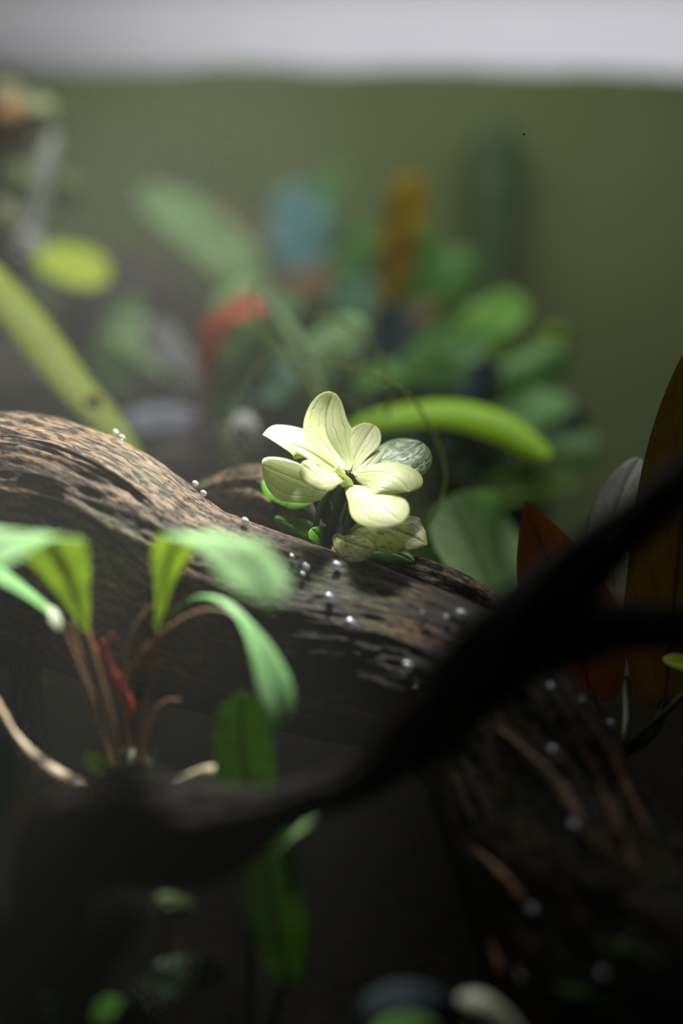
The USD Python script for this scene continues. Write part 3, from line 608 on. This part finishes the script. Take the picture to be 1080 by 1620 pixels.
plant('tall_amber_plant', (600, 640, .88), 'tall plant with an upright amber leaf in the centre background', [
    ([(615, 480, .885), (625, 400, .88), (640, 330, .876), (655, 275, .874)], [14, 32, 32, 10], (.3, .3, .9), 'amber_leaf'),
    ([(548, 490, .90), (558, 430, .90), (572, 385, .898), (592, 340, .896)], [12, 40, 40, 0], NL, 'mid_green'),
    ([(650, 490, .90), (668, 440, .90), (676, 400, .90), (680, 360, .90)], [10, 26, 26, 0], NR, 'mid_green'),
    ([(620, 520, .90), (680, 470, .90), (715, 435, .90), (750, 400, .90)], [12, 36, 36, 0], NR, 'mid_green'),
    ([(540, 520, .89), (560, 480, .89), (570, 460, .89), (580, 430, .89)], [12, 34, 34, 0], N1, 'teal_green'),
    ([(640, 540, .88), (655, 505, .88), (668, 490, .88), (690, 480, .88)], [10, 26, 26, 0], N1, 'brown_leaf')])
plant('blue_green_plant', (430, 620, .93), 'hazy plant with blue-green and brown leaves in the left background', [
    ([(475, 440, .95), (472, 390, .95), (472, 340, .95), (476, 290, .95)], [14, 44, 46, 0], N1, 'blue_leaf'),
    ([(420, 450, .93), (385, 390, .93), (360, 350, .93), (320, 310, .93)], [12, 26, 26, 0], NL, 'brown_leaf'),
    ([(410, 480, .92), (350, 390, .925), (300, 350, .93), (220, 300, .935)], [14, 38, 38, 0], NL, 'pale_green'),
    ([(450, 500, .91), (460, 460, .91), (490, 440, .91), (530, 430, .91)], [12, 30, 30, 0], N1, 'brown_leaf'),
    ([(500, 420, .96), (510, 350, .96), (520, 300, .96), (530, 250, .96)], [12, 30, 30, 0], N1, 'mid_green')])
plant('bushy_plant', (740, 800, .83), 'bushy green plant with many short leaves, right of centre background', [
    ([(715, 560, .84), (755, 520, .84), (790, 500, .838), (835, 480, .836)], [10, 30, 34, 0], N1, 'fresh_leaf'),
    ([(640, 620, .82), (660, 575, .82), (680, 545, .82), (700, 505, .82)], [12, 34, 34, 0], NL, 'mid_green'),
    ([(700, 620, .81), (720, 580, .81), (745, 555, .81), (775, 530, .81)], [12, 28, 28, 0], N1, 'mid_green'),
    ([(770, 640, .82), (810, 600, .82), (850, 575, .82), (895, 550, .82)], [12, 32, 32, 0], NR, 'mid_green'),
    ([(780, 690, .81), (825, 660, .808), (865, 648, .806), (910, 640, .804)], [12, 28, 30, 0], (.1, .8, .6), 'mid_green'),
    ([(800, 760, .82), (850, 725, .82), (900, 710, .82), (950, 700, .82)], [12, 34, 34, 0], NR, 'mid_green'),
    ([(740, 790, .81), (800, 770, .81), (850, 760, .81), (910, 755, .81)], [12, 30, 30, 0], N1, 'deep_green'),
    ([(740, 650, .80), (755, 610, .80), (765, 590, .80), (770, 560, .80)], [12, 30, 30, 0], N1, 'slate_leaf'),
    ([(600, 640, .83), (610, 570, .83), (620, 530, .83), (625, 480, .83)], [14, 36, 36, 0], N1, 'slate_leaf'),
    ([(700, 720, .80), (690, 690, .80), (690, 660, .80), (700, 640, .80)], [14, 40, 40, 0], N1, 'dark_green'),
    ([(760, 760, .80), (740, 720, .80), (730, 690, .80), (720, 660, .80)], [14, 44, 44, 0], N1, 'dark_green')])
plant('grey_green_plant', (330, 760, .82), 'grey-green leaves above the dark stone in the left background', [
    ([(320, 620, .84), (270, 570, .845), (220, 535, .85), (160, 510, .855)], [12, 32, 36, 0], NL, 'pale_green'),
    ([(310, 610, .83), (285, 570, .83), (255, 530, .83), (245, 490, .83)], [12, 26, 30, 0], N1, 'grey_leaf'),
    ([(200, 620, .87), (180, 560, .87), (190, 520, .87), (230, 470, .87)], [12, 30, 30, 0], N1, 'mid_green')])

# a thicket of dim leaves behind them
rng = np.random.RandomState(11)
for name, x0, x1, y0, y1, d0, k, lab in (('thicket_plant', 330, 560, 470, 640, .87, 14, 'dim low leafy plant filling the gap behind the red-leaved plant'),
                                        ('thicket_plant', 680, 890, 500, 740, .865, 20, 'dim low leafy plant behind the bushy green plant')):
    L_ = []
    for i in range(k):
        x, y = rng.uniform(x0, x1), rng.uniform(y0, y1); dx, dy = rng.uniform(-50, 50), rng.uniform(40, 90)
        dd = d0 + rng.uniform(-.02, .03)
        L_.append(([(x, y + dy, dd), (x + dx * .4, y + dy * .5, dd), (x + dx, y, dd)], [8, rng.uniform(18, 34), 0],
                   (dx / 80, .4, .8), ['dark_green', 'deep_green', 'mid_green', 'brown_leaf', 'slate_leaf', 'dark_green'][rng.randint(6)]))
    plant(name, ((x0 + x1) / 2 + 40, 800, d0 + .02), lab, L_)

# stones and sticks in the background
def stone(name, c, rad, mat, label, seed, amp=.3):
    put(name, blob(P(*c), rad, seed, 5, amp, 1.4), mat, label=label, cat='stone')
stone('stone', (205, 575, .925), (.040, .03, .055), 'stone_dark', 'large dark stone in shade behind the left strap leaf', 3)
stone('stone', (10, 660, .80), (.030, .02, .035), 'stone_dark', 'dark stone below the pale stump at the left edge', 4)
stone('stone', (262, 672, .80), (.020, .012, .0075), 'stone_blue', 'slim bluish-grey stone lying just behind the log', 5)
stone('stone', (330, 740, .80), (.030, .02, .018), 'stone_dark', 'low dark stone between the log and the red-leaved plant', 6)
put('pale_bud', blob(P(385, 692, .73), (.0068, .006, .0095), 8, 4, .15), 'pale_rock', label='small pale grey lump right of the bluish stone', cat='stone')
put('twig', tube([(312, 820, .78), (314, 720, .78), (322, 620, .785), (330, 540, .79)], [9, 9, 8, 6], nu=40, ns=12), 'stem_orange', label='rusty upright twig beside the red-leaved plant', cat='twig')

sm = thing('mossy_stump', P(20, 640, .86), 'pale lichen-covered stump rising at the left edge of the background', 'driftwood')
put('trunk', tube([(-60, 720, .88), (-30, 520, .88), (-5, 380, .88), (15, 260, .88), (5, 120, .88)], [80, 70, 50, 45, 40], nu=120, ns=60, disp=log_disp(.006, .002, .001, 81)), 'back_wood', sm)
put('twig', tube([(35, 420, .855), (50, 340, .853), (68, 270, .851), (85, 215, .85)], [17, 17, 15, 8], nu=40, ns=16), 'pale_branch', sm, label='pale grey twig')
for c, r, m in [((30, 185, .855), (.011, .008, .009), 'moss_orange'), ((60, 178, .852), (.008, .007, .007), 'moss_pale'), ((105, 300, .86), (.0065, .005, .0075), 'moss'), ((28, 290, .85), (.009, .007, .010), 'moss'),
                ((12, 345, .85), (.007, .006, .010), 'moss_pale'), ((45, 400, .85), (.008, .006, .009), 'pale_branch'), ((8, 510, .84), (.006, .005, .006), 'moss_pale'), ((45, 555, .83), (.006, .005, .008), 'moss_pale'), ((10, 150, .86), (.008, .006, .006), 'moss_pale')]:
    put('lichen', blob(P(*c), r, int(c[0]), 3, .4, 2.0), m, sm)
put('leaf', leaf([(62, 400, .845), (90, 408, .843), (125, 422, .841), (168, 448, .84)], [8, 28, 32, 0], (.2, .7, .65), seed=70), 'strap_leaf', sm, label='yellow-green leaf sprouting from the stump')

pp = thing('filter_pipe', (P(775, 300, .985)[0], 0.385, .12), 'dark blurred upright pipe against the back pane', 'pipe')
x0 = P(775, 300, .985)[0]
put('tube', tube([(x0, .383, .10), (x0, .383, .25), (x0, .383, .352)], [.0125, .0125, .0125], world=True, nu=30, ns=32), 'pipe_green', pp)
put('elbow', tube([(x0, .383, .352), (x0 + .001, .383, .362), (x0 + .006, .383, .370)], [.0125, .013, .0115], world=True, nu=16, ns=32), 'pipe_green', pp)

# ------------------------------------------------------------------ bubbles on the wood
tm = trimesh.Trimesh(LG[0], LG[1], process=False)
extra = [tm]
for nm in ('knot', 'ridge', 'root'):
    pass
V, F = LG[0], LG[1]
def surface_at(px, py):
    """Where the sight line of a pixel first meets the log."""
    d = unit(P(px, py, 1.0) - CAM)
    rel = V - CAM; tpar = rel @ d
    perp = np.linalg.norm(rel - tpar[:, None] * d, axis=1)
    near = perp < 0.0022
    if not near.any(): return None
    return CAM + d * tpar[near].min()
BUB = [
 ((183, 684), 6, 'upper of two tiny bubbles on the top edge of the left hump'),
 ((193, 692), 6, 'lower of two tiny bubbles on the top edge of the left hump'),
 ((309, 765), 6, 'topmost bubble of the cluster right of the hump'),
 ((322, 780), 6, 'bubble on the lower left of the cluster right of the hump'),
 ((341, 782), 7, 'rightmost bubble of the cluster right of the hump'),
 ((388, 824), 7, 'dull bubble between the hump cluster and the wavy pale leaf'),
 ((484, 897), 8, 'glassy bubble beside the tip of the wavy pale leaf'),
 ((479, 908), 5, 'small bubble just below the glassy one by the leaf tip'),
 ((462, 880), 5, 'faint bubble up left of the glassy one by the leaf tip'),
 ((533, 894), 8, 'dim bubble directly below the white plant stems'),
 ((521, 944), 8, 'bright bubble on the tan ridge below the white plant'),
 ((555, 985), 9, 'bluish bubble further down the tan ridge'),
 ((645, 1053), 9, 'bright bubble low on the log above the dark branch'),
 ((655, 1086), 7, 'tan-tinted bubble touching the dark branch'),
 ((731, 973), 11, 'largest brightest bubble right of the mossy ridge'),
 ((706, 978), 6, 'grey bubble left of the largest brightest bubble'),
 ((668, 970), 4, 'faint speck of a bubble in the green algae patch'),
 ((757, 994), 5, 'small bubble right below the largest brightest bubble'),
 ((873, 1087), 8, 'bubble just under the fork of the dark branch'),
 ((922, 1107), 5, 'faint bubble near the right shoulder of the log'),
 ((967, 1145), 6, 'bubble at the right outline of the log'),
 ((876, 1189), 9, 'bubble beside the long tan streak'),
 ((910, 1308), 10, 'large out-of-focus bubble below the tan streak'),
 ((843, 1440), 10, 'large out-of-focus bubble in a dark furrow low on the log'),
 ((955, 1541), 9, 'yellowish bubble next to green algae at lower right'),
 ((823, 1545), 6, 'faint bubble near the bottom of the log'),
]
simple('glint_tan', (0.40, 0.27, 0.13), (0.14, 0.08, 0.04), rough=0.6, scale=160, bump=0.7, bscale=500)  # strips whose lighter colour paints the light on the log ridges
simple('glint_rust', (0.30, 0.13, 0.04), (0.07, 0.035, 0.014), rough=0.6, scale=160, bump=0.7, bscale=500)
simple('algae_film', (0.05, 0.11, 0.008), (0.03, 0.07, 0.006), rough=0.7, scale=200, bump=0.9, bscale=600)
def strip(path, rad, mat, name, label, sink=0.85):
    pts = np.array(path, float)
    pp_ = spline(np.c_[pts, np.zeros(len(pts))], np.linspace(0, 1, 26))[0][:, :2]
    w_ = [surface_at(*q) for q in pp_]
    w_ = np.array([q for q in w_ if q is not None])
    k_ = np.array([.2, .6, .2])
    for _ in range(4):
        w_[1:-1] = .25 * w_[:-2] + .5 * w_[1:-1] + .25 * w_[2:]
    d_ = unit(w_ - CAM)
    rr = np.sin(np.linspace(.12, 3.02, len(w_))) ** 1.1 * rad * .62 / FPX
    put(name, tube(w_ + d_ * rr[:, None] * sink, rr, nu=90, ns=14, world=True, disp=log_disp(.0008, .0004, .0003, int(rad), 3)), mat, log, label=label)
strip([(782, 1148), (830, 1188), (880, 1240), (920, 1300), (945, 1350)], 12, 'glint_tan', 'painted_glint', 'long tan strip painting a lit ridge on the lower right slope')
strip([(925, 1130), (962, 1195), (1000, 1265), (1035, 1335)], 8, 'glint_rust', 'painted_glint', 'rusty strip painting a lit ridge near the right outline')
strip([(900, 1150), (935, 1215), (975, 1300), (1010, 1380), (1050, 1450)], 7, 'glint_rust', 'painted_glint', None)
strip([(740, 1335), (785, 1375), (820, 1415), (845, 1450)], 8, 'glint_rust', 'painted_glint', None)
strip([(770, 1480), (790, 1530), (795, 1580)], 9, 'glint_rust', 'painted_glint', None)
strip([(930, 1490), (985, 1510), (1050, 1535)], 26, 'algae_film', 'algae_patch', 'green algae patch at lower right', 1.0)
strip([(872, 1560), (930, 1585), (985, 1600)], 18, 'algae_film', 'algae_patch', 'green algae patch at lower right', 1.0)
simple('crack_dark', (0.012, 0.009, 0.006), rough=0.9, spec=0.05)
strip([(2, 782), (90, 792), (160, 832), (230, 900), (262, 945)], 5, 'crack_dark', 'crack', 'dark crack along the hump', .9)
strip([(2, 690), (60, 698), (130, 724), (200, 764), (260, 815)], 3.5, 'crack_dark', 'crack', 'dark crack along the hump', .9)
strip([(2, 745), (50, 750), (110, 770)], 3.5, 'crack_dark', 'crack', 'dark crack along the hump', .9)
ico = trimesh.creation.icosphere(3)
for k, ((px, py), r, lab) in enumerate(BUB):
    s = surface_at(px, py)
    if s is None: continue
    d = (s - CAM) @ FW
    R = 0.82 * r * d / FPX
    s = s - unit(s - CAM) * R * 0.55
    ax = np.stack([RT * .80 - UP * .60, RT * .60 + UP * .80, FW])
    put('air_bubble', (ico.vertices * [R * 1.2, R * .85, R * .85] @ ax + s, ico.faces), 'bubble_skin', label=lab, cat='bubble', group='air bubbles clinging to the driftwood')
# two drifting flecks
for (px, py, d), lab in (((828, 212, .61), 'tiny pale fleck drifting at upper right'), ((960, 360, .66), 'tiny yellowish fleck drifting above the bronze leaf')):
    put('drifting_fleck', blob(P(px, py, d), (.0005, .0004, .0005), 1, 2), 'fleck', label=lab, cat='fleck')
